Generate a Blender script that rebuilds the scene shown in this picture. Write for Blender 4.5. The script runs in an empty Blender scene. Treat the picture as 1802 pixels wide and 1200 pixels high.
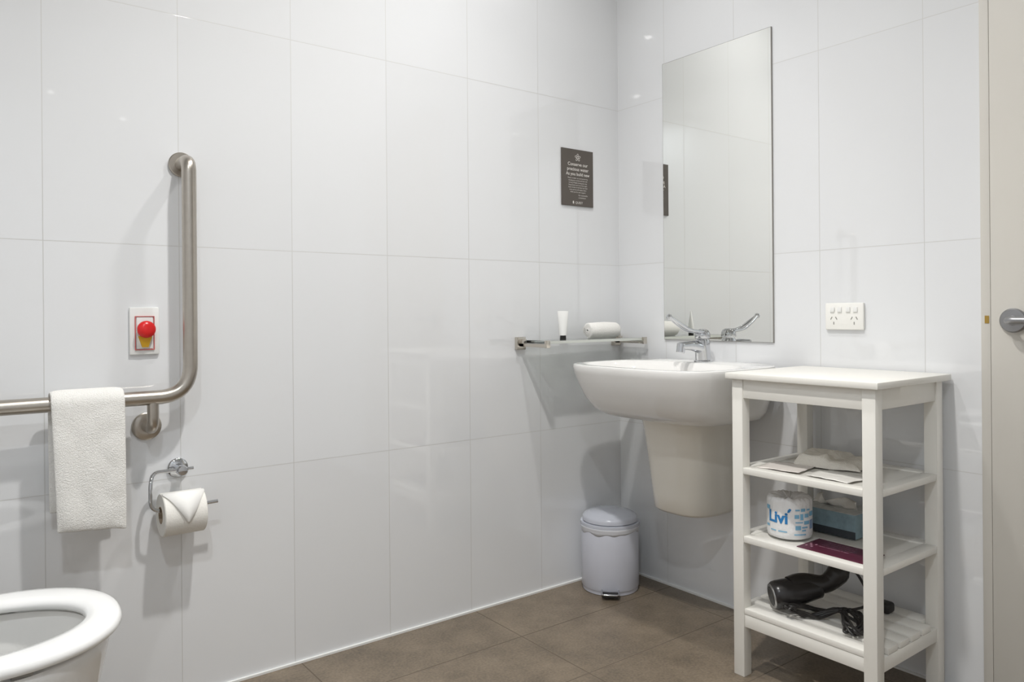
import bpy, bmesh, math, random
from mathutils import Vector, Matrix, noise
random.seed(4)
scn = bpy.context.scene
try:
    scn.view_settings.view_transform = 'Standard'
    scn.view_settings.look = 'None'
except Exception:
    pass
COL = scn.collection

# ------------------------------------------------------------------ materials
def new_mat(name):
    m = bpy.data.materials.new(name); m.use_nodes = True
    nt = m.node_tree
    return m, nt, nt.nodes.get('Principled BSDF')

def pbr(name, col, rough=0.5, metal=0.0, noise_amt=0.04, scale=20.0, bump=0.0, bscale=None,
        trans=0.0, ior=1.45, coat=0.0, stretch=None, spec=None):
    m, nt, b = new_mat(name)
    tc = nt.nodes.new('ShaderNodeTexCoord')
    mp = nt.nodes.new('ShaderNodeMapping')
    if stretch: mp.inputs['Scale'].default_value = stretch
    nt.links.new(tc.outputs['Object'], mp.inputs['Vector'])
    n = nt.nodes.new('ShaderNodeTexNoise'); n.inputs['Scale'].default_value = scale
    n.inputs['Detail'].default_value = 4
    nt.links.new(mp.outputs['Vector'], n.inputs['Vector'])
    r = nt.nodes.new('ShaderNodeMix'); r.data_type = 'RGBA'
    c = Vector(col)
    r.inputs[6].default_value = (*(c*(1-noise_amt)), 1)
    r.inputs[7].default_value = (*[min(1, v) for v in c*(1+noise_amt)], 1)
    nt.links.new(n.outputs['Fac'], r.inputs[0])
    nt.links.new(r.outputs[2], b.inputs['Base Color'])
    b.inputs['Roughness'].default_value = rough
    b.inputs['Metallic'].default_value = metal
    b.inputs['IOR'].default_value = ior
    if spec is not None: b.inputs['Specular IOR Level'].default_value = spec
    b.inputs['Transmission Weight'].default_value = trans
    b.inputs['Coat Weight'].default_value = coat
    if bump > 0:
        n2 = nt.nodes.new('ShaderNodeTexNoise'); n2.inputs['Scale'].default_value = bscale or scale
        n2.inputs['Detail'].default_value = 3
        nt.links.new(mp.outputs['Vector'], n2.inputs['Vector'])
        bp = nt.nodes.new('ShaderNodeBump'); bp.inputs['Strength'].default_value = bump
        bp.inputs['Distance'].default_value = 0.003
        nt.links.new(n2.outputs['Fac'], bp.inputs['Height'])
        nt.links.new(bp.outputs['Normal'], b.inputs['Normal'])
    return m

def tile_mat(name, axis, off_u, size_u, off_v, size_v, vaxis, base, grout, width, rough, var=0.01, mottled=0.0, maxu=None):
    m, nt, b = new_mat(name)
    L = nt.links.new
    g = nt.nodes.new('ShaderNodeNewGeometry')
    s = nt.nodes.new('ShaderNodeSeparateXYZ'); L(g.outputs['Position'], s.inputs[0])
    def M(op, a, bb=None):
        n = nt.nodes.new('ShaderNodeMath'); n.operation = op
        for i, v in enumerate((a, bb)):
            if v is None: continue
            if isinstance(v, (int, float)): n.inputs[i].default_value = v
            else: L(v, n.inputs[i])
        return n.outputs[0]
    def line(ax, off, size):
        t = M('DIVIDE', M('SUBTRACT', s.outputs[ax], off), size)
        fr = M('FRACT', M('ADD', t, 100.0))
        d = M('ABSOLUTE', M('SUBTRACT', fr, 0.5))
        return M('GREATER_THAN', d, 0.5 - width/size/2), M('FLOOR', M('ADD', t, 100.0))
    lu, iu = line(axis, off_u, size_u)
    if maxu is not None:
        lu = M('MULTIPLY', lu, M('LESS_THAN', s.outputs[axis], maxu))
    lv, iv = line(vaxis, off_v, size_v)
    ln = M('MAXIMUM', lu, lv)
    cx = nt.nodes.new('ShaderNodeCombineXYZ'); L(iu, cx.inputs[0]); L(iv, cx.inputs[1])
    wn = nt.nodes.new('ShaderNodeTexWhiteNoise'); L(cx.outputs[0], wn.inputs['Vector'])
    var_n = M('ADD', 1-var, M('MULTIPLY', wn.outputs['Value'], 2*var))
    if mottled > 0:
        nz = nt.nodes.new('ShaderNodeTexNoise'); nz.inputs['Scale'].default_value = 7; nz.inputs['Detail'].default_value = 10
        nz.inputs['Roughness'].default_value = 0.7
        L(g.outputs['Position'], nz.inputs['Vector'])
        nz2 = nt.nodes.new('ShaderNodeTexNoise'); nz2.inputs['Scale'].default_value = 140; nz2.inputs['Detail'].default_value = 5
        L(g.outputs['Position'], nz2.inputs['Vector'])
        a = M('ADD', M('MULTIPLY', nz.outputs['Fac'], mottled*2.6), M('MULTIPLY', nz2.outputs['Fac'], mottled*1.8))
        var_n = M('MULTIPLY', var_n, M('ADD', 1-mottled*2.2, a))
    vm = nt.nodes.new('ShaderNodeVectorMath'); vm.operation = 'SCALE'
    vm.inputs[0].default_value = base; L(var_n, vm.inputs['Scale'])
    mx = nt.nodes.new('ShaderNodeMix'); mx.data_type = 'RGBA'
    L(ln, mx.inputs[0]); L(vm.outputs[0], mx.inputs[6]); mx.inputs[7].default_value = (*grout, 1)
    L(mx.outputs[2], b.inputs['Base Color'])
    rr = M('ADD', rough, M('MULTIPLY', ln, 0.5)); L(rr, b.inputs['Roughness'])
    if mottled == 0: b.inputs['IOR'].default_value = 1.8
    nb = nt.nodes.new('ShaderNodeTexNoise'); nb.inputs['Scale'].default_value = 5 if mottled == 0 else 60
    nb.inputs['Detail'].default_value = 1 if mottled == 0 else 4
    L(g.outputs['Position'], nb.inputs['Vector'])
    h = M('SUBTRACT', M('MULTIPLY', nb.outputs['Fac'], 0.4 if mottled == 0 else 0.3), M('MULTIPLY', ln, 0.5))
    bp = nt.nodes.new('ShaderNodeBump'); bp.inputs['Strength'].default_value = 0.3; bp.inputs['Distance'].default_value = 0.001
    L(h, bp.inputs['Height']); L(bp.outputs['Normal'], b.inputs['Normal'])
    return m

WT = (0.785, 0.794, 0.806); GR = (0.60, 0.60, 0.59)
M_WL = tile_mat('wall_tile_x', 0, -0.098, 0.302, 0.5705, 0.6, 2, WT, GR, 0.0021, 0.02, maxu=-0.2)
M_WR = tile_mat('wall_tile_y', 1, -0.235, 0.302, 0.5705, 0.6, 2, WT, GR, 0.0021, 0.02)
M_FL = tile_mat('floor_tile', 0, -0.69, 0.6, -0.255, 0.3, 1, (0.186, 0.147, 0.105), (0.132, 0.104, 0.077), 0.0035, 0.38, var=0.05, mottled=0.6)
M_CEIL = pbr('ceiling_paint', (0.82, 0.82, 0.80), 0.9, noise_amt=0.01)
M_SIL = pbr('silicone', (0.82, 0.82, 0.80), 0.4)
M_CREAM = pbr('door_paint', (0.63, 0.605, 0.555), 0.45, noise_amt=0.02, scale=4)
M_STEEL = pbr('brushed_steel', (0.50, 0.46, 0.41), 0.30, 1.0, noise_amt=0.08, scale=60, bump=0.05, stretch=(1, 1, 1))
M_CHROME = pbr('chrome', (0.62, 0.63, 0.65), 0.06, 1.0, noise_amt=0.01)
M_NICKEL = pbr('nickel', (0.60, 0.56, 0.50), 0.22, 1.0, noise_amt=0.03)
M_CER = pbr('white_ceramic', (0.83, 0.82, 0.80), 0.08, noise_amt=0.01, coat=0.3)
M_CERW = pbr('warm_ceramic', (0.81, 0.775, 0.70), 0.12, noise_amt=0.01, coat=0.3)
M_SEAT = pbr('seat_plastic', (0.86, 0.86, 0.85), 0.15, noise_amt=0.01)
M_WP = pbr('white_plastic', (0.84, 0.84, 0.82), 0.3, noise_amt=0.01)
M_WP2 = pbr('socket_plastic', (0.88, 0.87, 0.83), 0.3, noise_amt=0.01)
M_DARK = pbr('dark_slot', (0.05, 0.05, 0.05), 0.5)
M_GREYS = pbr('slot_grey', (0.30, 0.29, 0.27), 0.5)
M_RED = pbr('red_plastic', (0.72, 0.02, 0.02), 0.25)
M_REDL = pbr('red_outline', (0.62, 0.10, 0.09), 0.35)
M_YEL = pbr('yellow_plastic', (0.80, 0.46, 0.02), 0.4)
M_TOWEL = pbr('terry_cloth', (0.88, 0.865, 0.83), 0.95, noise_amt=0.06, scale=220, bump=0.9, bscale=420)
M_PAPER = pbr('tissue_paper', (0.85, 0.83, 0.78), 0.9, noise_amt=0.02, bump=0.2, bscale=300)
M_PAPER2 = pbr('paper_sheet', (0.82, 0.77, 0.72), 0.8, noise_amt=0.05, scale=30)
M_CREAMC = pbr('cream_cloth', (0.84, 0.80, 0.72), 0.95, noise_amt=0.05, scale=120, bump=0.6, bscale=300)
M_CARD = pbr('cardboard', (0.42, 0.33, 0.24), 0.9)
M_WOOD = pbr('white_lacquer', (0.85, 0.83, 0.775), 0.32, noise_amt=0.015, scale=8)
M_BIN = pbr('bin_enamel', (0.65, 0.665, 0.74), 0.25, noise_amt=0.01)
M_LID = pbr('bin_lid', (0.60, 0.62, 0.69), 0.2, noise_amt=0.01)
M_LINER = pbr('plastic_liner', (0.72, 0.73, 0.77), 0.4, noise_amt=0.02)
M_BLK = pbr('black_plastic', (0.022, 0.020, 0.020), 0.25)
M_BLK2 = pbr('black_rubber', (0.02, 0.018, 0.017), 0.45)
M_SIGN = pbr('sign_panel', (0.105, 0.090, 0.078), 0.4, noise_amt=0.05)
M_SIGNT = pbr('sign_ink', (0.75, 0.72, 0.68), 0.5)
M_BLUE = pbr('blue_ink', (0.03, 0.22, 0.52), 0.5)
M_LBLUE = pbr('light_blue_ink', (0.22, 0.48, 0.68), 0.5)
M_TEAL = pbr('box_teal', (0.25, 0.36, 0.41), 0.4, noise_amt=0.45, scale=45)
M_NAVY = pbr('box_navy', (0.045, 0.055, 0.065), 0.4)
M_BOXTOP = pbr('box_top', (0.60, 0.62, 0.61), 0.5, noise_amt=0.35, scale=60)
M_MAROON = pbr('maroon_card', (0.10, 0.012, 0.035), 0.3, noise_amt=0.1)
M_PINKI = pbr('card_ink', (0.50, 0.28, 0.36), 0.5)
M_BRASS = pbr('brass', (0.55, 0.36, 0.10), 0.35, 1.0)
M_SIL2 = pbr('grille_silver', (0.45, 0.45, 0.45), 0.3, 0.9)
M_WATER = pbr('toilet_water', (0.45, 0.50, 0.50), 0.02, noise_amt=0.01)

m, nt, b = new_mat('mirror_silver'); M_MIRROR = m
b.inputs['Base Color'].default_value = (0.895, 0.90, 0.87, 1); b.inputs['Metallic'].default_value = 1; b.inputs['Roughness'].default_value = 0.0
m, nt, b = new_mat('clear_glass'); M_GLASS = m
b.inputs['Base Color'].default_value = (0.86, 0.93, 0.89, 1); b.inputs['Transmission Weight'].default_value = 1
b.inputs['Roughness'].default_value = 0.02; b.inputs['IOR'].default_value = 1.45
m, nt, b = new_mat('glass_edge'); M_GEDGE = m
b.inputs['Base Color'].default_value = (0.60, 0.62, 0.58, 1); b.inputs['Roughness'].default_value = 0.15
m, nt, b = new_mat('lamp_lens'); M_LENS = m
b.inputs['Emission Color'].default_value = (1, 0.98, 0.95, 1); b.inputs['Emission Strength'].default_value = 250

# ------------------------------------------------------------------ mesh helpers
class B:
    """collects geometry of one part, in world coordinates"""
    def __init__(self): self.bm = bmesh.new(); self.mi = 0
    def add(self, verts, faces, mi=None, smooth=None):
        vs = [self.bm.verts.new(v) for v in verts]
        for f in faces:
            try:
                fc = self.bm.faces.new([vs[i] for i in f]); fc.material_index = self.mi if mi is None else mi
            except ValueError: pass
        return vs
    def box(self, lo, hi, bevel=0.0, seg=2, rot=None):
        x0, y0, z0 = lo; x1, y1, z1 = hi
        t = bmesh.new()
        bmesh.ops.create_cube(t, size=1)
        for v in t.verts:
            v.co = Vector(((x0+x1)/2+v.co.x*(x1-x0), (y0+y1)/2+v.co.y*(y1-y0), (z0+z1)/2+v.co.z*(z1-z0)))
        if bevel > 0:
            bmesh.ops.bevel(t, geom=list(t.edges), offset=bevel, segments=seg, profile=0.5, affect='EDGES')
        if rot:
            c = Vector(((x0+x1)/2, (y0+y1)/2, (z0+z1)/2))
            for v in t.verts: v.co = c + rot @ (v.co-c)
        self.merge(t); return self
    def merge(self, t):
        t.verts.ensure_lookup_table(); idx = {v: i for i, v in enumerate(t.verts)}
        self.add([v.co.copy() for v in t.verts], [[idx[v] for v in f.verts] for f in t.faces])
        t.free()
    def loft(self, rings, cap0=True, cap1=True, closed=True):
        n = len(rings[0]); V = [p for r in rings for p in r]; Fc = []
        for i in range(len(rings)-1):
            for j in range(n if closed else n-1):
                k = (j+1) % n
                Fc.append([i*n+j, i*n+k, (i+1)*n+k, (i+1)*n+j])
        if cap0: Fc.append(list(range(n))[::-1])
        if cap1: Fc.append([(len(rings)-1)*n+j for j in range(n)])
        self.add(V, Fc); return self
    def tube(self, pts, rad, seg=16, cap=True):
        pts = [Vector(p) for p in pts]; n = len(pts)
        rads = rad if isinstance(rad, (list, tuple)) else [rad]*n
        tans = []
        for i in range(n):
            a = pts[max(0, i-1)]; c = pts[min(n-1, i+1)]
            tans.append((c-a).normalized())
        up = Vector((0, 0, 1)) if abs(tans[0].z) < 0.9 else Vector((1, 0, 0))
        nrm = tans[0].cross(up).normalized(); rings = []
        for i in range(n):
            if i: nrm = (nrm - tans[i]*nrm.dot(tans[i])).normalized()
            bn = tans[i].cross(nrm)
            rings.append([pts[i]+(nrm*math.cos(2*math.pi*k/seg)+bn*math.sin(2*math.pi*k/seg))*rads[i] for k in range(seg)])
        return self.loft(rings, cap, cap)
    def cyl(self, a, c, r, seg=32, bev=0.0):
        a = Vector(a); c = Vector(c); d = (c-a).normalized()
        if bev > 0: return self.tube([a, a+d*1e-4, a+d*bev, c-d*bev, c-d*1e-4, c], [r-bev, r-bev*0.9, r, r, r-bev*0.9, r-bev], seg)
        return self.tube([a, c], r, seg)
    def lathe(self, c, prof, seg=48, axis=None):
        c = Vector(c); ax = Vector(axis or (0, 0, 1)).normalized()
        u = ax.orthogonal().normalized(); w = ax.cross(u)
        rings = [[c+ax*z+(u*math.cos(2*math.pi*k/seg)+w*math.sin(2*math.pi*k/seg))*max(r, 1e-5) for k in range(seg)] for r, z in prof]
        return self.loft(rings, True, True)
    def out(self, name, mat, parent=None, smooth=True, angle=40, base=None, subd=0):
        bmesh.ops.recalc_face_normals(self.bm, faces=list(self.bm.faces))
        o = base
        if o is None: o = parent['_b'] if parent is not None and '_b' in parent else None
        if o is None:
            lo = [min(v.co[i] for v in self.bm.verts) for i in range(3)]; hi = [max(v.co[i] for v in self.bm.verts) for i in range(3)]
            o = ((lo[0]+hi[0])/2, (lo[1]+hi[1])/2, lo[2])
        o = Vector(o)
        for v in self.bm.verts: v.co -= o
        me = bpy.data.meshes.new(name); self.bm.to_mesh(me); self.bm.free()
        for mm in (mat if isinstance(mat, (list, tuple)) else [mat]): me.materials.append(mm)
        ob = bpy.data.objects.new(name, me); COL.objects.link(ob)
        if smooth:
            for p in me.polygons: p.use_smooth = True
            try: me.set_sharp_from_angle(angle=math.radians(angle))
            except Exception: pass
        if subd:
            md = ob.modifiers.new('sub', 'SUBSURF'); md.levels = subd; md.render_levels = subd
        if parent is not None:
            ob.parent = parent; ob['_b'] = tuple(o)
        else:
            ob.location = o; ob['_b'] = tuple(o)
        return ob

def thing(name, label, cat, loc, group=None):
    e = bpy.data.objects.new(name, None); COL.objects.link(e); e.location = loc
    e.empty_display_size = 0.05
    e['label'] = label; e['category'] = cat; e['_b'] = tuple(loc)
    if group: e['group'] = group
    return e
def tag(o, label, cat, group=None):
    o['label'] = label; o['category'] = cat
    if group: o['group'] = group
    return o
def struct(o): o['kind'] = 'structure'; return o

def text(s, size, org, xd, yd, mat, parent, name='lettering', align='CENTER', mapf=None, bold=0.0):
    cu = bpy.data.curves.new('t', 'FONT'); cu.body = s; cu.size = size; cu.align_x = align; cu.align_y = 'CENTER'
    cu.resolution_u = 3; cu.offset = bold
    to = bpy.data.objects.new('t', cu); COL.objects.link(to)
    bpy.context.view_layer.update()
    me = bpy.data.meshes.new_from_object(to.evaluated_get(bpy.context.evaluated_depsgraph_get()))
    bpy.data.objects.remove(to); bpy.data.curves.remove(cu)
    base = Vector(parent['_b']); org = Vector(org); xd = Vector(xd); yd = Vector(yd)
    for v in me.vertices:
        p = mapf(v.co.x, v.co.y) if mapf else org+xd*v.co.x+yd*v.co.y
        v.co = p-base
    me.name = name; me.materials.clear(); me.materials.append(mat)
    ob = bpy.data.objects.new(name, me); COL.objects.link(ob); ob.parent = parent; ob['_b'] = tuple(base)
    return ob
def join_into(obs, name):
    """merge several lettering meshes (same parent) into one mesh"""
    bm = bmesh.new()
    for o in obs: bm.from_mesh(o.data)
    me = bpy.data.meshes.new(name); bm.to_mesh(me); bm.free()
    me.materials.append(obs[0].data.materials[0]); p = obs[0].parent; bb = obs[0]['_b']
    for o in obs: bpy.data.objects.remove(o)
    ob = bpy.data.objects.new(name, me); COL.objects.link(ob); ob.parent = p; ob['_b'] = bb
    return ob

def rr(pts, rad, n=8):
    """round the corners of a polyline"""
    P = [Vector(p) for p in pts]; out = [P[0]]
    for i in range(1, len(P)-1):
        a = (P[i-1]-P[i]); c = (P[i+1]-P[i]); r = min(rad, a.length*0.49, c.length*0.49)
        s = P[i]+a.normalized()*r; e = P[i]+c.normalized()*r
        for k in range(n+1):
            t = k/n; out.append(s*(1-t)**2+P[i]*2*t*(1-t)+e*t*t)
    out.append(P[-1]); return out
def sup(cx, cy, a, bb, n, z, seg=64):
    r = []
    for k in range(seg):
        t = 2*math.pi*k/seg; ct, st = math.cos(t), math.sin(t)
        r.append(Vector((cx+a*math.copysign(abs(ct)**(2/n), ct), cy+bb*math.copysign(abs(st)**(2/n), st), z)))
    return r

# ------------------------------------------------------------------ room shell
H = 2.7; XB = -2.66; YF = -2.85
o = B().box((XB-0.1, 0, 0), (0.12, 0.1, H)).out('wall_left', M_WL, smooth=False); struct(o)
b = B(); b.box((0, -1.279, 0), (0.12, 0, H)); b.box((0, -2.2, 2.08), (0.12, -1.279, H)); b.box((0, YF, 0), (0.12, -2.2, H))
struct(b.out('wall_right', M_WR, smooth=False))
struct(B().box((XB-0.1, YF, 0), (XB, 0, H)).out('wall_back', M_WR, smooth=False))
struct(B().box((XB-0.1, YF-0.1, 0), (0.12, YF, H)).out('wall_front', M_WL, smooth=False))
struct(B().box((XB-0.1, YF-0.1, -0.1), (0.12, 0.1, 0)).out('floor', M_FL, smooth=False))
struct(B().box((XB-0.1, YF-0.1, H), (0.12, 0.1, H+0.1)).out('ceiling', M_CEIL, smooth=False))
b = B(); b.box((XB, -0.007, 0), (0, 0, 0.006))
struct(b.out('trim_1', M_SIL, smooth=False))
b = B(); b.box((-0.007, -1.279, 0), (0, -0.007, 0.006))
struct(b.out('trim_2', M_SIL, smooth=False))
# door frame + door
b = B(); b.box((-0.004, -1.301, 0), (0.10, -1.279, 2.08), 0.0015); b.box((-0.004, -2.2, 2.06), (0.10, -1.301, 2.08), 0.0015)
b.box((-0.004, -2.2, 0), (0.10, -2.178, 2.06), 0.0015)
fr = struct(b.out('trim_3', M_CREAM))
B().box((-0.0052, -1.298, 0.955), (-0.0041, -1.288, 0.974)).out('strike_plate', M_BRASS, fr)
dr = struct(B().box((-0.0035, -2.1775, 0.006), (0.04, -1.3015, 2.0595), 0.001).out('door_1', M_CREAM))
hz = 0.962; hy = -1.353
hd = B()
hd.lathe((-0.0035, hy, hz), [(0, 0), (0.029, 0), (0.030, 0.002), (0.030, 0.007), (0.027, 0.010), (0.012, 0.011), (0.011, 0.013), (0, 0.013)], axis=(-1, 0, 0))
hd.tube(rr([(-0.01, hy, hz), (-0.055, hy, hz), (-0.055, hy-0.13, hz)], 0.02), 0.0095, 20)
hd.out('door_handle', pbr('dull_steel', (0.36, 0.36, 0.37), 0.35, 1.0), dr)

# ------------------------------------------------------------------ downlights
LP = [((-1.41, -1.13), 18.0, (1.0, 0.982, 0.95), 0.09, 128), ((-2.3, -2.07), 12.5, (0.89, 0.945, 1.0), 0.10, 135), ((-0.82, -0.57), 7.2, (1.0, 0.99, 0.98), 0.09, 138)]
for (x, y), pw, c, sz, spr in LP:
    t = thing('downlight', 'round white recessed ceiling downlight, switched on', 'ceiling light', (x, y, H), 'ceiling downlights')
    B().lathe((x, y, H), [(0.052, -0.001), (0.052, -0.003), (0.062, -0.004), (0.064, -0.001)][::-1], 40).out('trim_ring', M_WP, t)
    B().lathe((x, y, H), [(0, -0.0045), (0.024, -0.0045), (0.023, -0.010), (0.016, -0.015), (0.008, -0.0175), (0, -0.018)], 24).out('lamp_lens', M_LENS, t)
    ld = bpy.data.lights.new('downlight_lamp', 'AREA'); ld.shape = 'DISK'; ld.size = sz; ld.energy = pw; ld.color = c
    ld.spread = math.radians(spr)
    lo = bpy.data.objects.new('lamp', ld); COL.objects.link(lo); lo.parent = t; lo.location = (0, 0, -0.020)

# ------------------------------------------------------------------ mirror
mt = thing('mirror', 'tall frameless rectangular wall mirror above the basin', 'mirror', (0, -0.457, 0.891))
B().box((-0.0062, -0.681, 0.891), (-0.0055, -0.233, 1.888)).out('mirror_glass', M_MIRROR, mt, smooth=False)
B().box((-0.0055, -0.6825, 0.8895), (-0.0005, -0.2315, 1.8895)).out('backing', M_GREYS, mt, smooth=False)

# ------------------------------------------------------------------ sign
sg = thing('sign', 'dark grey rectangular plaque with white lettering on tiled wall', 'sign', (-0.217, 0, 1.384))
B().box((-0.295, -0.006, 1.384), (-0.140, -0.0005, 1.593), 0.0008).out('panel', M_SIGN, sg, smooth=False)
X, Z = (1, 0, 0), (0, 0, 1); ys = -0.0066; cx = -0.2175
L = []
rows = [('Conserve our', 1.537, .0175), ('precious water', 1.519, .0175), ('As you build new', 1.501, .0165)]
for s, z, sz in rows: L.append(text(s, sz, (cx, ys, z), X, Z, M_SIGNT, sg, bold=0.0002))
small = ['Please consider our environment by', 'reusing your towels and linen and', 'turning off lights during your stay', 'hang towels up to use them again', 'leave towels on the floor for fresh', 'ones and we will replace them', 'thank you for your support']
for i, s in enumerate(small): L.append(text(s, 0.0068, (cx, ys, 1.486-i*0.0085), X, Z, M_SIGNT, sg))
for i, s in enumerate(['Our sustainable', 'commitment']): L.append(text(s, 0.0072, (cx+0.002, ys, 1.424-i*0.009), X, Z, M_SIGNT, sg, align='LEFT'))
L.append(text('QUEST', 0.012, (cx+0.005, ys, 1.396), X, Z, M_SIGNT, sg))
join_into(L, 'lettering')
b = B()
for k in range(5):
    a = math.pi/2+k*2*math.pi/5; c = Vector((cx+0.0085*math.cos(a), ys, 1.563+0.0085*math.sin(a)))
    d = Vector((math.cos(a), 0, math.sin(a))); p = Vector((-d.z, 0, d.x))
    o_ = [c+d*0.006*math.cos(t)+p*0.0042*math.sin(t) for t in [i*math.pi/6 for i in range(12)]]
    i_ = [c+d*0.0042*math.cos(t)+p*0.0026*math.sin(t) for t in [i*math.pi/6 for i in range(12)]]
    b.add(o_+i_, [[j, (j+1) % 12, 12+(j+1) % 12, 12+j] for j in range(12)])
b.out('flower_emblem', M_SIGNT, sg, smooth=False)
b = B(); b.add([(cx-0.026, ys, 1.392), (cx-0.020, ys, 1.392), (cx-0.020, ys, 1.400), (cx-0.023, ys, 1.403), (cx-0.026, ys, 1.400)], [[0, 1, 2, 3, 4]])
b.out('shield_emblem', M_SIGNT, sg, smooth=False)

# ------------------------------------------------------------------ grab rail
gr = thing('grab_rail', 'bent brushed stainless steel L-shaped grab rail on wall', 'grab rail', (-1.9, 0, 0.71))
py = -0.078; pr = 0.0175; gx = -1.602; gz = 0.790
path = rr([(gx, -0.004, 1.382), (gx, py, 1.382), (gx, py, 1.2)], 0.032, 10)[:-1] + \
       [Vector((gx, py, z)) for z in (1.25, 1.0)] + rr([(gx, py, 0.95), (gx, py, gz), (-1.8, py, gz)], 0.085, 14)[1:-1] + \
       rr([(-1.8, py, gz), (-2.45, py, gz), (-2.45, -0.004, gz)], 0.035, 10)
B().tube(path, pr, 28).out('rail', M_STEEL, gr, angle=60)
B().tube(rr([(-1.690, py, gz-0.012), (-1.690, py, 0.712), (-1.690, -0.004, 0.712)], 0.03, 10), 0.0135, 22).out('support_post', M_STEEL, gr, angle=60)
for (x, z) in [(gx, 1.382), (-1.690, 0.712), (-2.45, gz)]:
    q = 0.87 if z > 1 else 0.95
    B().lathe((x, -0.0005, z), [(0, 0), (0.036*q, 0), (0.0365*q, 0.002), (0.0365*q, 0.007), (0.034*q, 0.009), (0.018, 0.0095), (0, 0.0095)], axis=(0, -1, 0)).out('wall_flange', M_STEEL, gr)

# ------------------------------------------------------------------ towel on rail
def cloth_noise(p, s, a): return noise.noise(Vector(p)*s)*a
x0, x1 = -1.908, -1.757; nx = 26
prof = []
for i in range(22): prof.append((-0.0465, 0.535+(gz-0.535)*i/22))
for i in range(13):
    a = math.pi*i/12; prof.append((py+0.0285*math.cos(a)*1.08, gz+0.0265*math.sin(a)))
for i in range(1, 30): prof.append((-0.1085-0.006*math.sin(i/29*2.2), gz-(gz-0.492)*i/29))
def towel_surface(off):
    V = []
    N = len(prof)
    for j, (y, z) in enumerate(prof):
        a = prof[max(0, j-1)]; c = prof[min(N-1, j+1)]
        t = Vector((0, c[0]-a[0], c[1]-a[1])).normalized(); nn = Vector((0, t.z, -t.y))
        for i in range(nx+1):
            u = i/nx; x = x0+(x1-x0)*u
            drop = max(0, (gz-z)/0.3)
            x += 0.010*drop*(1-u)*(1 if j > 30 else 0.2)
            f = 1 if j > 34 else 0.0
            wob = f*(cloth_noise((x, 0, z), 14, 0.0045) + 0.0025*math.sin(u*9+z*5)*drop)
            e = 1-abs(2*u-1)**8*0.7
            ee = min(1, min(j, N-1-j)/2+0.35)
            zz = z + (0.012*(1-u)*drop if j > 34 else 0) + f*cloth_noise((x*3, 1, 0), 9, 0.003)*drop
            V.append(Vector((x, y-abs(wob), zz))+nn*(off*e*ee))
    return V
t1 = towel_surface(0.0062); t2 = towel_surface(-0.0062); N = len(prof)
b = B(); n1 = len(t1); Fc = []
idx = lambda j, i: j*(nx+1)+i
for j in range(N-1):
    for i in range(nx):
        Fc.append([idx(j, i), idx(j, i+1), idx(j+1, i+1), idx(j+1, i)])
        Fc.append([n1+idx(j, i), n1+idx(j+1, i), n1+idx(j+1, i+1), n1+idx(j, i+1)])
for j in range(N-1):
    Fc.append([idx(j, 0), idx(j+1, 0), n1+idx(j+1, 0), n1+idx(j, 0)]); Fc.append([idx(j, nx), n1+idx(j, nx), n1+idx(j+1, nx), idx(j+1, nx)])
for i in range(nx):
    Fc.append([idx(0, i), n1+idx(0, i), n1+idx(0, i+1), idx(0, i+1)]); Fc.append([idx(N-1, i), idx(N-1, i+1), n1+idx(N-1, i+1), n1+idx(N-1, i)])
b.add(t1+t2, Fc)
tag(b.out('hand_towel', M_TOWEL, angle=80, subd=1), 'white terry hand towel folded over the steel rail', 'towel')

# ------------------------------------------------------------------ emergency call button
cb = thing('call_button', 'white wall plate with red emergency call button', 'emergency button', (-1.6935, 0, 0.893))
B().box((-1.728, -0.009, 0.893), (-1.659, -0.0005, 1.012), 0.003).out('wall_plate', M_WP, cb)
b = B()
for lo, hi in [((-1.716, -0.0125, 0.905), (-1.7145, -0.009, 0.990)), ((-1.6725, -0.0125, 0.905), (-1.671, -0.009, 0.990)), ((-1.7145, -0.0125, 0.9885), (-1.6725, -0.009, 0.990)), ((-1.7145, -0.0125, 0.905), (-1.6725, -0.009, 0.9065))]:
    b.box(lo, hi)
b.out('inner_frame', M_REDL, cb, smooth=False)
B().box((-1.7125, -0.0118, 0.908), (-1.6745, -0.0091, 0.987), 0.001).out('switch_base', M_WP, cb)
B().lathe((-1.6935, -0.0118, 0.957), [(0, 0), (0.010, 0), (0.010, 0.010), (0.019, 0.012), (0.0215, 0.016), (0.021, 0.022), (0.016, 0.027), (0.008, 0.029), (0, 0.0295)], 32, axis=(0, -1, 0)).out('push_button', M_RED, cb)
b = B(); b.loft([[(-1.6935+s*w, y, z) for s, w, z in ((-1, .007, .912), (1, .007, .912), (1, .016, .940), (-1, .016, .940))] for y in (-0.0118, -0.018)])
b.out('indicator_tab', M_YEL, cb, smooth=False)

# ------------------------------------------------------------------ toilet roll holder + roll
hz = 0.598; hx = -1.617
th = thing('toilet_roll_holder', 'chrome hook-shaped toilet roll holder on tiled wall', 'toilet roll holder', (hx, 0, hz-0.03))
B().lathe((hx, -0.0005, hz), [(0, 0), (0.024, 0), (0.025, 0.002), (0.025, 0.007), (0.022, 0.010), (0.012, 0.012), (0.011, 0.03), (0.0135, 0.034), (0.0135, 0.055), (0.011, 0.059), (0, 0.06)], axis=(0, -1, 0)).out('wall_mount', M_CHROME, th)
rz = 0.511; ry = -0.066
b = B(); b.tube(rr([(hx+0.028, ry+0.02, hz+0.002), (hx-0.068, ry+0.02, hz+0.002), (-1.695, ry, 0.575), (-1.695, ry, rz-0.004), (-1.535, ry, rz+0.0)], 0.028, 10), 0.0047, 14)
b.out('arm', M_CHROME, th)
tr = thing('toilet_roll', 'white toilet roll with end folded to a point', 'toilet roll', (-1.62, ry, 0.44))
rcz = rz-0.0145; R0 = 0.053
b = B(); seg = 56
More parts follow.
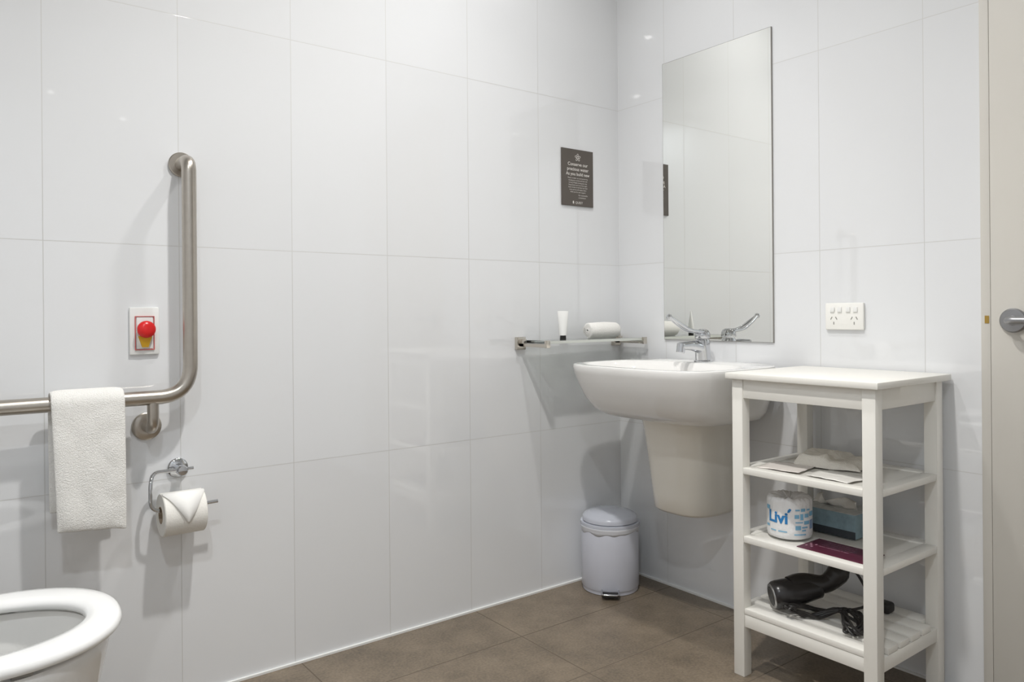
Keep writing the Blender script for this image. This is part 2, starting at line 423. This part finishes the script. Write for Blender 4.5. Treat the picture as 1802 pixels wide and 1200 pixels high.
def ringx(x, r): return [Vector((x, ry+r*math.cos(2*math.pi*k/seg), rcz+r*math.sin(2*math.pi*k/seg))) for k in range(seg)]
rx0, rx1 = -1.672, -1.573
b.loft([ringx(rx0, .0215), ringx(rx0, R0-.002), ringx(rx0+.002, R0), ringx(rx1-.002, R0), ringx(rx1, R0-.002), ringx(rx1, .0215), ringx(rx0, .0215)], False, False)
b.out('paper', M_PAPER, tr)
b = B(); b.loft([ringx(rx0-.0005, .0212), ringx(rx1+.0005, .0212), ringx(rx1+.0005, .0198), ringx(rx0-.0005, .0198), ringx(rx0-.0005, .0212)], False, False)
b.out('cardboard_core', M_CARD, tr)
V = []; Fc = []; n = 16
for j in range(n+1):
    t = j/n; a = math.radians(100 + 98*t); w = (rx1-rx0)/2*0.99*(1 if t < 0.12 else (1-(t-0.12)/0.88)*0.98+0.02)
    off = R0+0.0015+0.002*math.sin(t*3)
    for s in (-1, 0, 1): V.append(((rx0+rx1)/2+s*w+0.004*t, ry+off*math.cos(a), rcz+off*math.sin(a)))
for j in range(n):
    for s in (0, 1): Fc.append([j*3+s, j*3+s+1, j*3+s+4, j*3+s+3])
b = B(); b.add(V, Fc); fo = b.out('folded_end', pbr('paper_bright', (0.9, 0.89, 0.86), 0.9), tr)
md = fo.modifiers.new('s', 'SOLIDIFY'); md.thickness = 0.0012; md.offset = 1

# ------------------------------------------------------------------ glass shelf
gs = thing('glass_shelf', 'glass wall shelf with square brushed metal brackets', 'shelf', (-0.26, 0, 0.87))
sz = 0.886
for x in (-0.495, -0.028):
    b = B(); b.box((x-0.019, -0.016, sz-0.023), (x+0.019, -0.0005, sz+0.021), 0.002)
    b.box((x-0.007, -0.158, sz-0.012), (x+0.007, -0.014, sz-0.0005), 0.0012)
    b.box((x-0.007, -0.036, sz-0.012), (x+0.007, -0.014, sz+0.014), 0.0012)
    b.box((x-0.009, -0.160, sz-0.013), (x+0.009, -0.150, sz+0.012), 0.0012)
    b.out('bracket', M_NICKEL, gs)
B().box((-0.487, -0.149, sz), (-0.036, -0.016, sz+0.010), 0.0008).out('glass_plate', M_GLASS, gs, smooth=False)
B().box((-0.487, -0.1502, sz+0.0003), (-0.036, -0.1492, sz+0.0097)).out('glass_edge', M_GEDGE, gs, smooth=False)
st = sz+0.0102
tb = thing('toiletry_tube', 'small white squeeze tube standing on its black cap', 'toiletry tube', (-0.352, -0.07, st))
c = Vector((-0.352, -0.07, st))
B().lathe(c, [(0, 0), (0.0105, 0), (0.011, 0.001), (0.0105, 0.013), (0.009, 0.014), (0, 0.014)], 28).out('cap', M_BLK, tb)
rings = []
for i in range(12):
    t = i/11; z = st+0.014+0.086*t; a = 0.0135+0.006*t; bb_ = 0.0135*(1-t)**0.8+0.0008
    ang = math.atan2(-0.605, 0.796)
    rings.append([Vector((c.x+math.cos(ang)*a*math.cos(k*math.pi/14)-math.sin(ang)*bb_*math.sin(k*math.pi/14), c.y+math.sin(ang)*a*math.cos(k*math.pi/14)+math.cos(ang)*bb_*math.sin(k*math.pi/14), z)) for k in range(28)])
B().loft(rings).out('tube', M_WP, tb)
# rolled towel
b = B(); rings = []; tc_ = Vector((0, -0.078, st+0.0305))
sp = []
turns = 3.1; n = 90
for i in range(n+1):
    t = i/n; a = -math.pi*0.5+2*math.pi*turns*(t-1); r = 0.006+0.0235*t
    sp.append((r*math.cos(a), r*math.sin(a)))
th_ = 0.0033
outer = []; inner = []
for i, (y, z) in enumerate(sp):
    l = math.hypot(y, z); outer.append((y/l*(l+th_-0.001), z/l*(l+th_-0.001))); inner.append((y/l*(l-th_), z/l*(l-th_)))
loop = outer+inner[::-1]
for k, (x, s) in enumerate([(-0.243, .80), (-0.241, .90), (-0.236, .97), (-0.20, 1.0), (-0.16, 1.03), (-0.13, 1.0), (-0.105, .96), (-0.099, .88), (-0.097, .78)]):
    rings.append([Vector((x + noise.noise(Vector((y*60, z*60, k)))*0.003, tc_.y+y*s, max(st+0.0003, tc_.z+z*s*0.98-(1-s)*.012+noise.noise(Vector((x*30, y*40, 3)))*.002))) for (y, z) in loop])
b.loft(rings, True, True)
tag(b.out('rolled_towel', M_TOWEL, angle=70), 'small white face towel rolled up on glass shelf', 'towel')

# ------------------------------------------------------------------ basin
bs = thing('basin', 'white ceramic wall-hung washbasin with ceramic shroud', 'washbasin', (-0.2, -0.46, 0.33))
yc = -0.460; rim = 0.822
def dring(depth, hw, z, n=3.9, back=0.0): return sup(-(depth+back)/2, yc, (depth-back)/2, hw, n, z, 96)
b = B()
rings = [dring(.23, .138, .644), dring(.32, .195, .646), dring(.374, .229, .656), dring(.410, .251, .678), dring(.439, .268, .715), dring(.459, .280, .757), dring(.472, .289, .795), dring(.476, .292, .814), dring(.474, .290, .8205), dring(.470, .286, .822)]
def inner(front, back, hw, z, n=2.8): return sup(-(front+back)/2, yc, (front-back)/2, hw, n, z, 96)
rings += [inner(.451, .13, .266, .822, 3.2), inner(.446, .135, .261, .819, 3), inner(.43, .145, .243, .79), inner(.40, .16, .21, .74), inner(.35, .19, .15, .705), inner(.29, .25, .03, .695)]
b.loft(rings)
b.out('bowl', M_CER, bs, angle=50)
b = B()
def sh(depth, hw, z): return sup(-(depth)/2, yc, depth/2, hw, 2.9, z, 72)
b.loft([sh(.20, .085, .338), sh(.235, .108, .342), sh(.245, .114, .352), sh(.250, .117, .40), sh(.262, .126, .50), sh(.275, .135, .60), sh(.285, .142, .647)])
b.out('shroud', M_CERW, bs, angle=50)
B().lathe((-0.285, yc, 0.6955), [(0, 0), (0.022, 0), (0.022, 0.002), (0.016, 0.003), (0, 0.003)]).out('drain', M_CHROME, bs)

# tap
tp = thing('tap', 'chrome basin mixer tap with long looped lever', 'tap', (-0.073, yc, rim))
tx = -0.073
b = B()
def el(cx_, z, a, c_): return [Vector((cx_+a*math.cos(2*math.pi*k/32), yc+c_*math.sin(2*math.pi*k/32), z)) for k in range(32)]
b.loft([el(tx, rim, .031, .031), el(tx, rim+.004, .031, .031), el(tx, rim+.007, .027, .026), el(tx-.002, rim+.03, .0255, .0245), el(tx-.004, rim+.055, .0265, .024), el(tx-.004, rim+.072, .0265, .024), el(tx-.003, rim+.078, .021, .020)])
b.out('body', M_CHROME, tp)
b = B()
sp_ = rr([(tx-.005, yc, rim+.045), (tx-.06, yc, rim+.058), (tx-.115, yc, rim+.056)], 0.03)
b.tube(sp_, [0.020-0.006*i/(len(sp_)-1) for i in range(len(sp_))], 20)
b.cyl((tx-.110, yc, rim+.066), (tx-.115, yc, rim+.034), 0.0135, 24, 0.002)
b.out('spout', M_CHROME, tp)
b = B(); b.lathe((tx-.003, yc, rim+.080), [(0, 0), (.0235, 0), (.0255, .003), (.025, .015), (.020, .025), (.010, .030), (0, .031)])
b.out('lever_cap', M_CHROME, tp)
b = B()
for s in (-1, 1):
    b.tube(rr([(tx+.004, yc+s*.013, rim+.098), (tx-.03, yc+s*.013, rim+.102), (tx-.075, yc+s*.012, rim+.106), (tx-.13, yc+s*.007, rim+.132), (tx-.163, yc+s*.002, rim+.150)], 0.03), 0.0054, 14)
b.lathe((tx-.168, yc, rim+.152), [(0, -.010), (.007, -.007), (.010, 0), (.007, .007), (0, .010)], 20)
b.out('lever', M_CHROME, tp)

# ------------------------------------------------------------------ power outlet
po = thing('power_outlet', 'white double power point with switches on tiled wall', 'power outlet', (0, -0.919, 0.934))
B().box((-0.011, -0.977, 0.934), (-0.0005, -0.861, 1.012), 0.003).out('cover_plate', M_WP2, po)
for yy in (-0.888, -0.950):
    b = B()
    b.box((-0.0116, yy-.0013, .949), (-0.0108, yy+.0013, .957))
    for s in (-1, 1): b.box((-0.0116, yy+s*.0075-.0013, .963), (-0.0108, yy+s*.0075+.0013, .972), rot=Matrix.Rotation(s*math.radians(30), 3, 'X'))
    b.out('pin_slots', M_GREYS, po, smooth=False)
for yy in (-0.884, -0.954, -0.906, -0.932):
    B().box((-0.0145, yy-.0065, .985), (-0.011, yy+.0065, 1.0), 0.0012).out('switch', M_WP, po)

# ------------------------------------------------------------------ pedal bin
bc = Vector((-0.180, -0.121, 0))
pb = thing('pedal_bin', 'small white round metal pedal bin with lid', 'bin', bc)
B().lathe(bc, [(0, 0), (.096, 0), (.099, .002), (.099, .012), (.1005, .014), (.1025, .018), (.1025, .222), (.101, .226), (0, .226)], 64).out('body', M_BIN, pb)
B().lathe(bc, [(.099, .2262), (.1045, .228), (.106, .234), (.105, .242), (.098, .243), (0, .243)], 64).out('rim_collar', M_LID, pb)
B().lathe(bc, [(0, .2435), (.094, .2435), (.0985, .246), (.0985, .256), (.096, .262), (.088, .268), (.080, .2705), (.076, .2745), (.05, .281), (.02, .284), (0, .2845)], 64).out('lid', M_LID, pb)
b = B(); rings = []
for k, (r, z) in enumerate([(.1032, .212), (.1038, .218), (.1048, .225), (.1068, .232)]):
    rings.append([bc+Vector((math.cos(a)*(r+noise.noise(Vector((math.cos(a)*6, math.sin(a)*6, k*.5)))*.0008*k), math.sin(a)*(r+noise.noise(Vector((math.cos(a)*6, math.sin(a)*6, k*.5)))*.0008*k), z + (noise.noise(Vector((math.cos(a)*2.5, math.sin(a)*2.5, 7)))*.016 if k == 0 else 0))) for a in [2*math.pi*i/72 for i in range(72)]])
b.loft(rings, False, False); ln = b.out('bin_liner', M_LINER, pb)
md = ln.modifiers.new('s', 'SOLIDIFY'); md.thickness = 0.0005
pd = Vector((-0.70, -0.714, 0)).normalized(); ps = Vector((-pd.y, pd.x, 0))
b = B(); rot = Matrix.Rotation(math.atan2(pd.y, pd.x), 3, 'Z')
b.box(bc+pd*.118+Vector((-.020, -.028, .008)), bc+pd*.118+Vector((.020, .028, .017)), 0.003, rot=rot)
b.out('pedal', M_BLK2, pb)
b = B(); b.tube(rr([bc+pd*.090+ps*.029+Vector((0, 0, .022)), bc+pd*.140+ps*.029+Vector((0, 0, .020)), bc+pd*.140-ps*.029+Vector((0, 0, .020)), bc+pd*.090-ps*.029+Vector((0, 0, .022))], .01), .003, 10)
b.out('pedal_frame', M_CHROME, pb)

# ------------------------------------------------------------------ toilet
tc2 = thing('toilet', 'white ceramic toilet with open white seat', 'toilet', (-2.1, -0.465, 0))
ty = -0.462
def tring(front, back, hw, z, seg=72):
    cx_ = front-0.20 if front-back > 0.3 else (front+back)/2
    r = []
    for k in range(seg):
        t = 2*math.pi*k/seg; ct, st_ = math.cos(t), math.sin(t)
        if ct >= 0: x = cx_+(front-cx_)*abs(ct)**(2/2.15)
        else: x = cx_-(cx_-back)*abs(ct)**(2/3.2)
        nn = 2.15 if ct >= 0 else 3.2
        r.append(Vector((x, ty+hw*math.copysign(abs(st_)**(2/nn), st_), z)))
    return r
b = B()
b.loft([tring(-1.955, -2.50, .125, 0), tring(-1.95, -2.50, .13, .01), tring(-1.925, -2.50, .145, .15), tring(-1.888, -2.50, .168, .25), tring(-1.866, -2.48, .183, .33), tring(-1.855, -2.46, .190, .385), tring(-1.852, -2.45, .192, .404), tring(-1.856, -2.446, .189, .411),
        tring(-1.882, -2.30, .158, .411), tring(-1.886, -2.295, .154, .400), tring(-1.888, -2.27, .152, .34), tring(-1.915, -2.25, .135, .26), tring(-1.97, -2.21, .095, .19), tring(-2.04, -2.17, .05, .14)])
b.out('pan', M_CER, tc2, angle=60)
b = B(); b.loft([tring(-1.968, -2.212, .097, .192), tring(-1.968, -2.212, .097, .194)]); b.out('water', M_WATER, tc2, smooth=False)
b = B()
def seat_ring(off, z):
    o_ = tring(-1.833, -2.30, .198, z); i_ = tring(-1.893, -2.245, .134, z)
    return [o_[k].lerp(i_[k], off) for k in range(72)]
sr = [(0.04, .421), (0.0, .425), (0.0, .432), (0.04, .4375), (0.10, .4405), (0.30, .4425), (0.70, .4420), (0.90, .4390), (0.98, .434), (1.0, .428), (0.95, .421), (0.04, .421)]
b.loft([seat_ring(a, z) for a, z in sr], False, False)
b.out('seat', M_SEAT, tc2, angle=70)
for s in (-1, 1):
    B().box((-2.02, ty+s*.172-.010, .4112), (-1.99, ty+s*.172+.010, .4208), .001).out('seat_buffer', M_GREYS, tc2)
b = B(); b.box((-2.36, ty-.17, .4115), (-2.31, ty+.17, .45), .012)
b.out('hinge', M_SEAT, tc2)
b = B(); b.box((-2.655, ty-.19, .41), (-2.49, ty+.19, .86), .02, 4); b.box((-2.655, ty-.14, .0), (-2.52, ty+.14, .41), .02, 3)
b.out('cistern', M_CER, tc2)
B().lathe((-2.57, ty, .8602), [(0, 0), (.022, 0), (.022, .004), (.018, .006), (0, .006)]).out('flush_button', M_CHROME, tc2)

# ------------------------------------------------------------------ storage unit
ux0, ux1, uy0, uy1 = -0.378, -0.033, -1.198, -0.800; lw = 0.033; T = 0.823
su = thing('shelving_unit', 'white painted wooden open shelving unit beside basin', 'shelf unit', (-0.2, -1.0, 0))
B().box((-0.392, -1.211, T-.017), (-0.010, -0.787, T), 0.003).out('top_board', M_WOOD, su)
for x in (ux0, ux1-lw):
    for y in (uy0, uy1-lw):
        B().box((x, y, 0), (x+lw, y+lw, T-.0172), 0.0018).out('leg', M_WOOD, su)
def rails(z0, z1, name):
    B().box((ux0+.004, uy0+lw, z0), (ux0+.022, uy1-lw, z1), .001).out(name, M_WOOD, su)
    B().box((ux1-.022, uy0+lw, z0), (ux1-.004, uy1-lw, z1), .001).out(name, M_WOOD, su)
    B().box((ux0+lw, uy0+.004, z0), (ux1-lw, uy0+.022, z1), .001).out(name, M_WOOD, su)
    B().box((ux0+lw, uy1-.022, z0), (ux1-lw, uy1-.004, z1), .001).out(name, M_WOOD, su)
rails(T-.068, T-.0173, 'apron_rail')
S2, S3, S4 = 0.567, 0.382, 0.186
for S in (S2, S3):
    b = B(); th2 = .017
    b.box((ux0+.001, uy0+lw, S-th2), (ux0+.036, uy1-lw, S), .0012); b.box((ux1-.036, uy0+lw, S-th2), (ux1-.001, uy1-lw, S), .0012)
    b.box((ux0+.036, uy0+.001, S-th2), (ux1-.036, uy0+.036, S), .0012); b.box((ux0+.036, uy1-.036, S-th2), (ux1-.036, uy1-.001, S), .0012)
    b.box((ux0+.034, uy0+.034, S-.012), (ux1-.034, uy1-.034, S-.004))
    b.out('shelf', M_WOOD, su)
rails(S4-.050, S4-.016, 'base_rail')
b = B()
for i in range(6):
    x = ux0+.003+i*.0575; b.box((x, uy0+(lw if i in (0, 5) else .004), S4-.015), (x+.046, uy1-(lw if i in (0, 5) else .004), S4), .001)
b.out('slatted_shelf', M_WOOD, su)

# folded soft cloth : a draped, layered lump built as one closed height-field sheet
def soft_fold(name, c, sx, sy, h, ang, mat):
    b = B(); rot = Matrix.Rotation(ang, 3, 'Z'); n = 40; V = []; Fc = []
    for top in (1, 0):
        for i in range(n+1):
            for j in range(n+1):
                u = i/n*2-1; v = j/n*2-1
                edge = 1-max(abs(u), abs(v))
                p = Vector((u*sx/2*(1+.06*math.sin(v*3+1)), v*sy/2*(1+.05*math.sin(u*2.5)), 0))
                p.x += noise.noise(Vector((u*2, v*2, 1)))*.006; p.y += noise.noise(Vector((u*2, v*2, 5)))*.006
                base_ = min(1, edge/.22)**.6
                step = .62 + .38*(1 if (v+0.25*u) > -0.1 else max(0, 1-(-0.1-(v+.25*u))/.12))
                hh = h*base_*step*(1+.30*noise.noise(Vector((u*2.3, v*2.3, 0)))+.10*noise.noise(Vector((u*7, v*7, 2))))
                z = max(.0015, hh) if top else 0
                q = rot @ p; V.append((c[0]+q.x, c[1]+q.y, c[2]+z))
    m_ = (n+1)**2; I = lambda i, j: i*(n+1)+j
    for i in range(n):
        for j in range(n):
            Fc.append([I(i, j), I(i+1, j), I(i+1, j+1), I(i, j+1)]); Fc.append([m_+I(i, j), m_+I(i, j+1), m_+I(i+1, j+1), m_+I(i+1, j)])
    for i in range(n):
        for (a1, a2) in ((I(i, 0), I(i+1, 0)), (I(i, n), I(i+1, n)), (I(0, i), I(0, i+1)), (I(n, i), I(n, i+1))):
            Fc.append([a1, a2, m_+a2, m_+a1])
    b.add(V, Fc); return b.out(name, mat, angle=75)
tag(soft_fold('folded_cloth', (-.145, -.960, S2+.0003), .15, .18, .030, .25, M_CREAMC), 'soft folded cream cloth on the upper shelf', 'cloth')
def sheet(name, c, sx, sy, ang, mat, z, curl=.004):
    b = B(); rot = Matrix.Rotation(ang, 3, 'Z'); n = 10; V = []; Fc = []
    for i in range(n+1):
        for j in range(n+1):
            p = Vector(((i/n-.5)*sx, (j/n-.5)*sy, 0)); q = rot @ p
            V.append((c[0]+q.x, c[1]+q.y, z+.0008+abs(noise.noise(Vector((p.x*22, p.y*22, ang))))*curl))
    for i in range(n):
        for j in range(n): Fc.append([i*(n+1)+j, i*(n+1)+j+1, (i+1)*(n+1)+j+1, (i+1)*(n+1)+j])
    b.add(V, Fc); o = b.out(name, mat, angle=80); md = o.modifiers.new('s', 'SOLIDIFY'); md.thickness = .0006; md.offset = 1
    return o
tag(sheet('paper_bag', (-.285, -.905), .11, .115, .15, M_PAPER2, S2), 'flat cream paper sanitary bag on the upper shelf', 'paper bag')
tag(sheet('paper_napkin', (-.290, -1.055), .10, .12, -.1, M_PAPER, S2, .006), 'crumpled white paper napkin on the upper shelf', 'napkin')

# wrapped toilet roll
rc = Vector((-0.272, -0.905, S3)); RR = .0585; RH = .110
wr = thing('wrapped_toilet_roll', 'paper-wrapped toilet roll with blue brand lettering', 'toilet roll', rc)
b = B()
pf = [(0, .0008), (.035, .0008), (RR-.010, .001), (RR-.003, .004), (RR-.0005, .012), (RR, .025), (RR, .045), (RR, .065), (RR, RH-.016), (RR-.0005, RH-.008), (RR-.003, RH-.003), (RR-.009, RH), (RR-.018, RH-.001), (.030, RH-.003), (.020, RH-.008), (.012, RH-.022), (0, RH-.028)]
rings = []
for r_, z_ in pf:
    ring = []
    for k in range(120):
        a = 2*math.pi*k/120; amp = .006 if z_ > RH-.03 else (.0006 if z_ > .004 else 0)
        nz = noise.noise(Vector((math.cos(a)*7, math.sin(a)*7, z_*40)))
        ring.append(rc+Vector((math.cos(a)*(r_-abs(nz)*amp*.6), math.sin(a)*(r_-abs(nz)*amp*.6), z_+(nz*amp*.8 if r_ > .005 and z_ > .01 else 0))))
    rings.append(ring)
b.loft(rings)
b.out('wrapper', pbr('wrapper_paper', (.86, .86, .86), .5, noise_amt=.03, bump=.9, bscale=60), wr, angle=70)
nv = Vector((-1.84, -1.176, 0)).normalized(); rv = Vector((-nv.y, nv.x, 0))
if rv.dot(Vector((0.796, -0.605, 0))) < 0: rv = -rv
def cmap(a0, z0):
    def f(x, y):
        a = a0+x/RR; return rc+(nv*math.cos(a)+rv*math.sin(a))*(RR+.0011)+Vector((0, 0, z0+y))
    return f
text('Livi', .042, (0, 0, 0), X, Z, M_BLUE, wr, mapf=cmap(-.55, .058), bold=.0014, name='brand_lettering')
def cpatch(bld, a0, a1, z0, z1):
    n = max(1, int((a1-a0)/.06)); f = cmap(0, 0)
    V = [f((a0+(a1-a0)*i/n)*RR, z) for i in range(n+1) for z in (z0, z1)]
    bld.add(V, [[2*i, 2*i+2, 2*i+3, 2*i+1] for i in range(n)])
f = cmap(-.55, .058); b = B(); b.add([f(.027+x, .016+y) for x, y in ((0, 0), (.006, .002), (.010, .009), (.006, .012), (.001, .007))], [[0, 1, 2, 3, 4]])
b.out('leaf_mark', M_BLUE, wr, smooth=False)
b = B()
for a0, a1, z0, z1 in [(.25, .45, .080, .084), (.5, .72, .078, .086), (.80, 1.0, .080, .084), (.22, .42, .060, .070), (.47, .62, .056, .072), (.68, .92, .062, .072), (.25, .60, .048, .051), (.66, .95, .044, .053), (.25, .50, .030, .041), (.55, .85, .034, .038), (.55, .75, .026, .030), (.2, .75, .016, .019), (-.9, -.6, .022, .025), (-.5, -.1, .022, .025), (.98, 1.3, .064, .076), (-1.25, -.98, .075, .086), (-1.25, -1.0, .03, .036)]:
    cpatch(b, a0, a1, z0, z1)
b.out('lettering', M_LBLUE, wr, smooth=False)
b = B()
for i in range(9): cpatch(b, 1.0+i*.035, 1.0+i*.035+(.012 if i % 2 else .02), .030, .054)
b.out('barcode', M_BLUE, wr, smooth=False)

# tissue box
tbx = thing('tissue_box', 'muted grey-blue cardboard tissue box with tissue showing', 'tissue box', (-.12, -.97, S3))
B().box((-.180, -1.040, S3+.0003), (-.070, -.870, S3+.064), .001).out('box', M_TEAL, tbx, smooth=False)
b = B(); b.box((-.1812, -1.0405, S3+.0004), (-.1802, -.8695, S3+.020)); b.out('printed_band', M_NAVY, tbx, smooth=False)
b = B(); b.box((-.179, -1.039, S3+.0642), (-.071, -.871, S3+.0652)); b.out('printed_top', M_BOXTOP, tbx, smooth=False)
b = B(); V = []; Fc = []; n = 14
for i in range(n+1):
    for j in range(5):
        u = i/n; t = j/4
        V.append((-.124+.030*t*math.sin(u*9+1)+.006*math.sin(u*23), -.885-.135*u, S3+.0655+.022*t*(.6+.5*abs(math.sin(u*7+.5)))))
for i in range(n):
    for j in range(4): Fc.append([i*5+j, i*5+j+1, (i+1)*5+j+1, (i+1)*5+j])
b.add(V, Fc); o = b.out('tissue', M_PAPER, tbx, angle=80); md = o.modifiers.new('s', 'SOLIDIFY'); md.thickness = .0008

# maroon card
mc = thing('card', 'maroon printed card lying on the middle shelf', 'card', (-.297, -1.055, S3))
B().box((-.350, -1.150, S3+.0003), (-.244, -.975, S3+.0018)).out('card_sheet', M_MAROON, mc, smooth=False)
L = []
for i, s in enumerate(['Please let us know if', 'you need anything to', 'make your stay better', 'with reception 9 day']):
    L.append(text(s, .0095, (-.262-i*.014, -1.010, S3+.0022), (0, -1, 0), (1, 0, 0), M_PINKI, mc, align='LEFT'))
join_into(L, 'lettering')
b = B()
for i in range(3):
    for j in range(3):
        if (i+j) % 2 == 0: b.box((-.325+i*.011, -.998+j*.0075-.004, S3+.0018), (-.325+i*.011+.007, -.998+j*.0075, S3+.0022))
b.out('pattern_mark', M_PINKI, mc, smooth=False)

# hair dryer
hd = thing('hair_dryer', 'black hair dryer with coiled cord on slatted bottom shelf', 'hair dryer', (-.28, -.97, S4))
A = Vector((-.332, -.890, S4+.0405)); C2 = Vector((-.232, -.967, S4+.062)); ax = (C2-A).normalized(); Ln = (C2-A).length
B().lathe(A, [(0, .001), (.027, .0), (.033, .001), (.0365, .006), (.038, .016), (.0385, .036), (.0375, .056), (.034, .078), (.030, .100), (.027, Ln-.01), (.026, Ln), (.022, Ln+.004), (0, Ln+.004)], 48, axis=ax).out('barrel', M_BLK, hd)
b = B(); b.lathe(A-ax*.0008, [(.026, .0), (.026, -.002), (.0315, -.001), (.0315, .0015)][::-1], 40, axis=ax); b.out('intake_ring', M_SIL2, hd)
b = B(); b.lathe(A-ax*.0032, [(0, 0), (.024, 0), (.024, -.001), (0, -.0014)], 32, axis=ax); b.out('intake_grille', M_DARK, hd)
hp = rr([A+ax*.050+Vector((.005, 0, .012)), Vector((-.258, -.936, S4+.074)), Vector((-.225, -.978, S4+.070)), Vector((-.200, -.995, S4+.092)), Vector((-.182, -1.006, S4+.122))], .05, 9)
b = B(); nn_ = len(hp)-1
b.tube(hp, [.031-.010*math.sin(math.pi*min(1, i/nn_*1.15))**.8*.6+(.001*i/nn_)-(.008 if i == nn_ else 0)-.004*(i/nn_) for i in range(nn_+1)], 24)
b.out('handle', M_BLK, hd)
pts = [Vector((-.182, -1.006, S4+.112)), Vector((-.155, -1.03, S4+.10)), Vector((-.15, -1.06, S4+.03))]
for i in range(90):
    a = i*0.62
    pts.append(Vector((-.290+.044*math.cos(a)*(1+.25*math.sin(i*1.7))+.010*math.sin(i*.31), -1.030-.080*math.sin(a*.5+.3)*(1+.2*math.sin(i*.9)), S4+.006+.028*abs(math.sin(i*.47+1)))))
pts += [Vector((-.25, -1.10, S4+.008)), Vector((-.18, -1.08, S4+.006)), Vector((-.115, -1.075, S4+.012))]
sm = []
for i in range(len(pts)-1):
    p0 = pts[max(0, i-1)]; p1 = pts[i]; p2 = pts[i+1]; p3 = pts[min(len(pts)-1, i+2)]
    for k in range(5):
        t = k/5; q = 0.5*((2*p1)+(-p0+p2)*t+(2*p0-5*p1+4*p2-p3)*t*t+(-p0+3*p1-3*p2+p3)*t**3)
        q.z = max(q.z, S4+.0040); sm.append(q)
B().tube(sm, .0036, 8).out('cord', M_BLK2, hd)
b = B(); b.box((-.122, -1.098, S4+.0005), (-.085, -1.062, S4+.028), .008, 3)
b.out('plug', M_BLK2, hd)

# ------------------------------------------------------------------ camera
f = 1333.; r = 0.0081
Fv = Vector((0.6053, 0.7960, 0)).normalized(); Rv = Vector((Fv.y, -Fv.x, 0)); Zv = Vector((0, 0, 1))
cr = Rv*math.cos(r)-Zv*math.sin(r); cu = Rv*math.sin(r)+Zv*math.cos(r)
cam = bpy.data.cameras.new('camera'); co = bpy.data.objects.new('camera', cam); COL.objects.link(co)
mw = Matrix((cr, cu, -Fv)).transposed().to_4x4(); mw.translation = Vector((-2.1115, -2.0878, 0.99)); co.matrix_world = mw
cam.sensor_fit = 'HORIZONTAL'; cam.sensor_width = 36; cam.lens = f/1802*36; cam.shift_y = -49/1802; cam.clip_start = 0.02
scn.camera = co
w = bpy.data.worlds.new('world'); scn.world = w; w.use_nodes = True
w.node_tree.nodes['Background'].inputs[0].default_value = (0.8, 0.85, 0.9, 1); w.node_tree.nodes['Background'].inputs[1].default_value = 0.3
for o in list(bpy.data.objects):
    if '_b' in o: del o['_b']
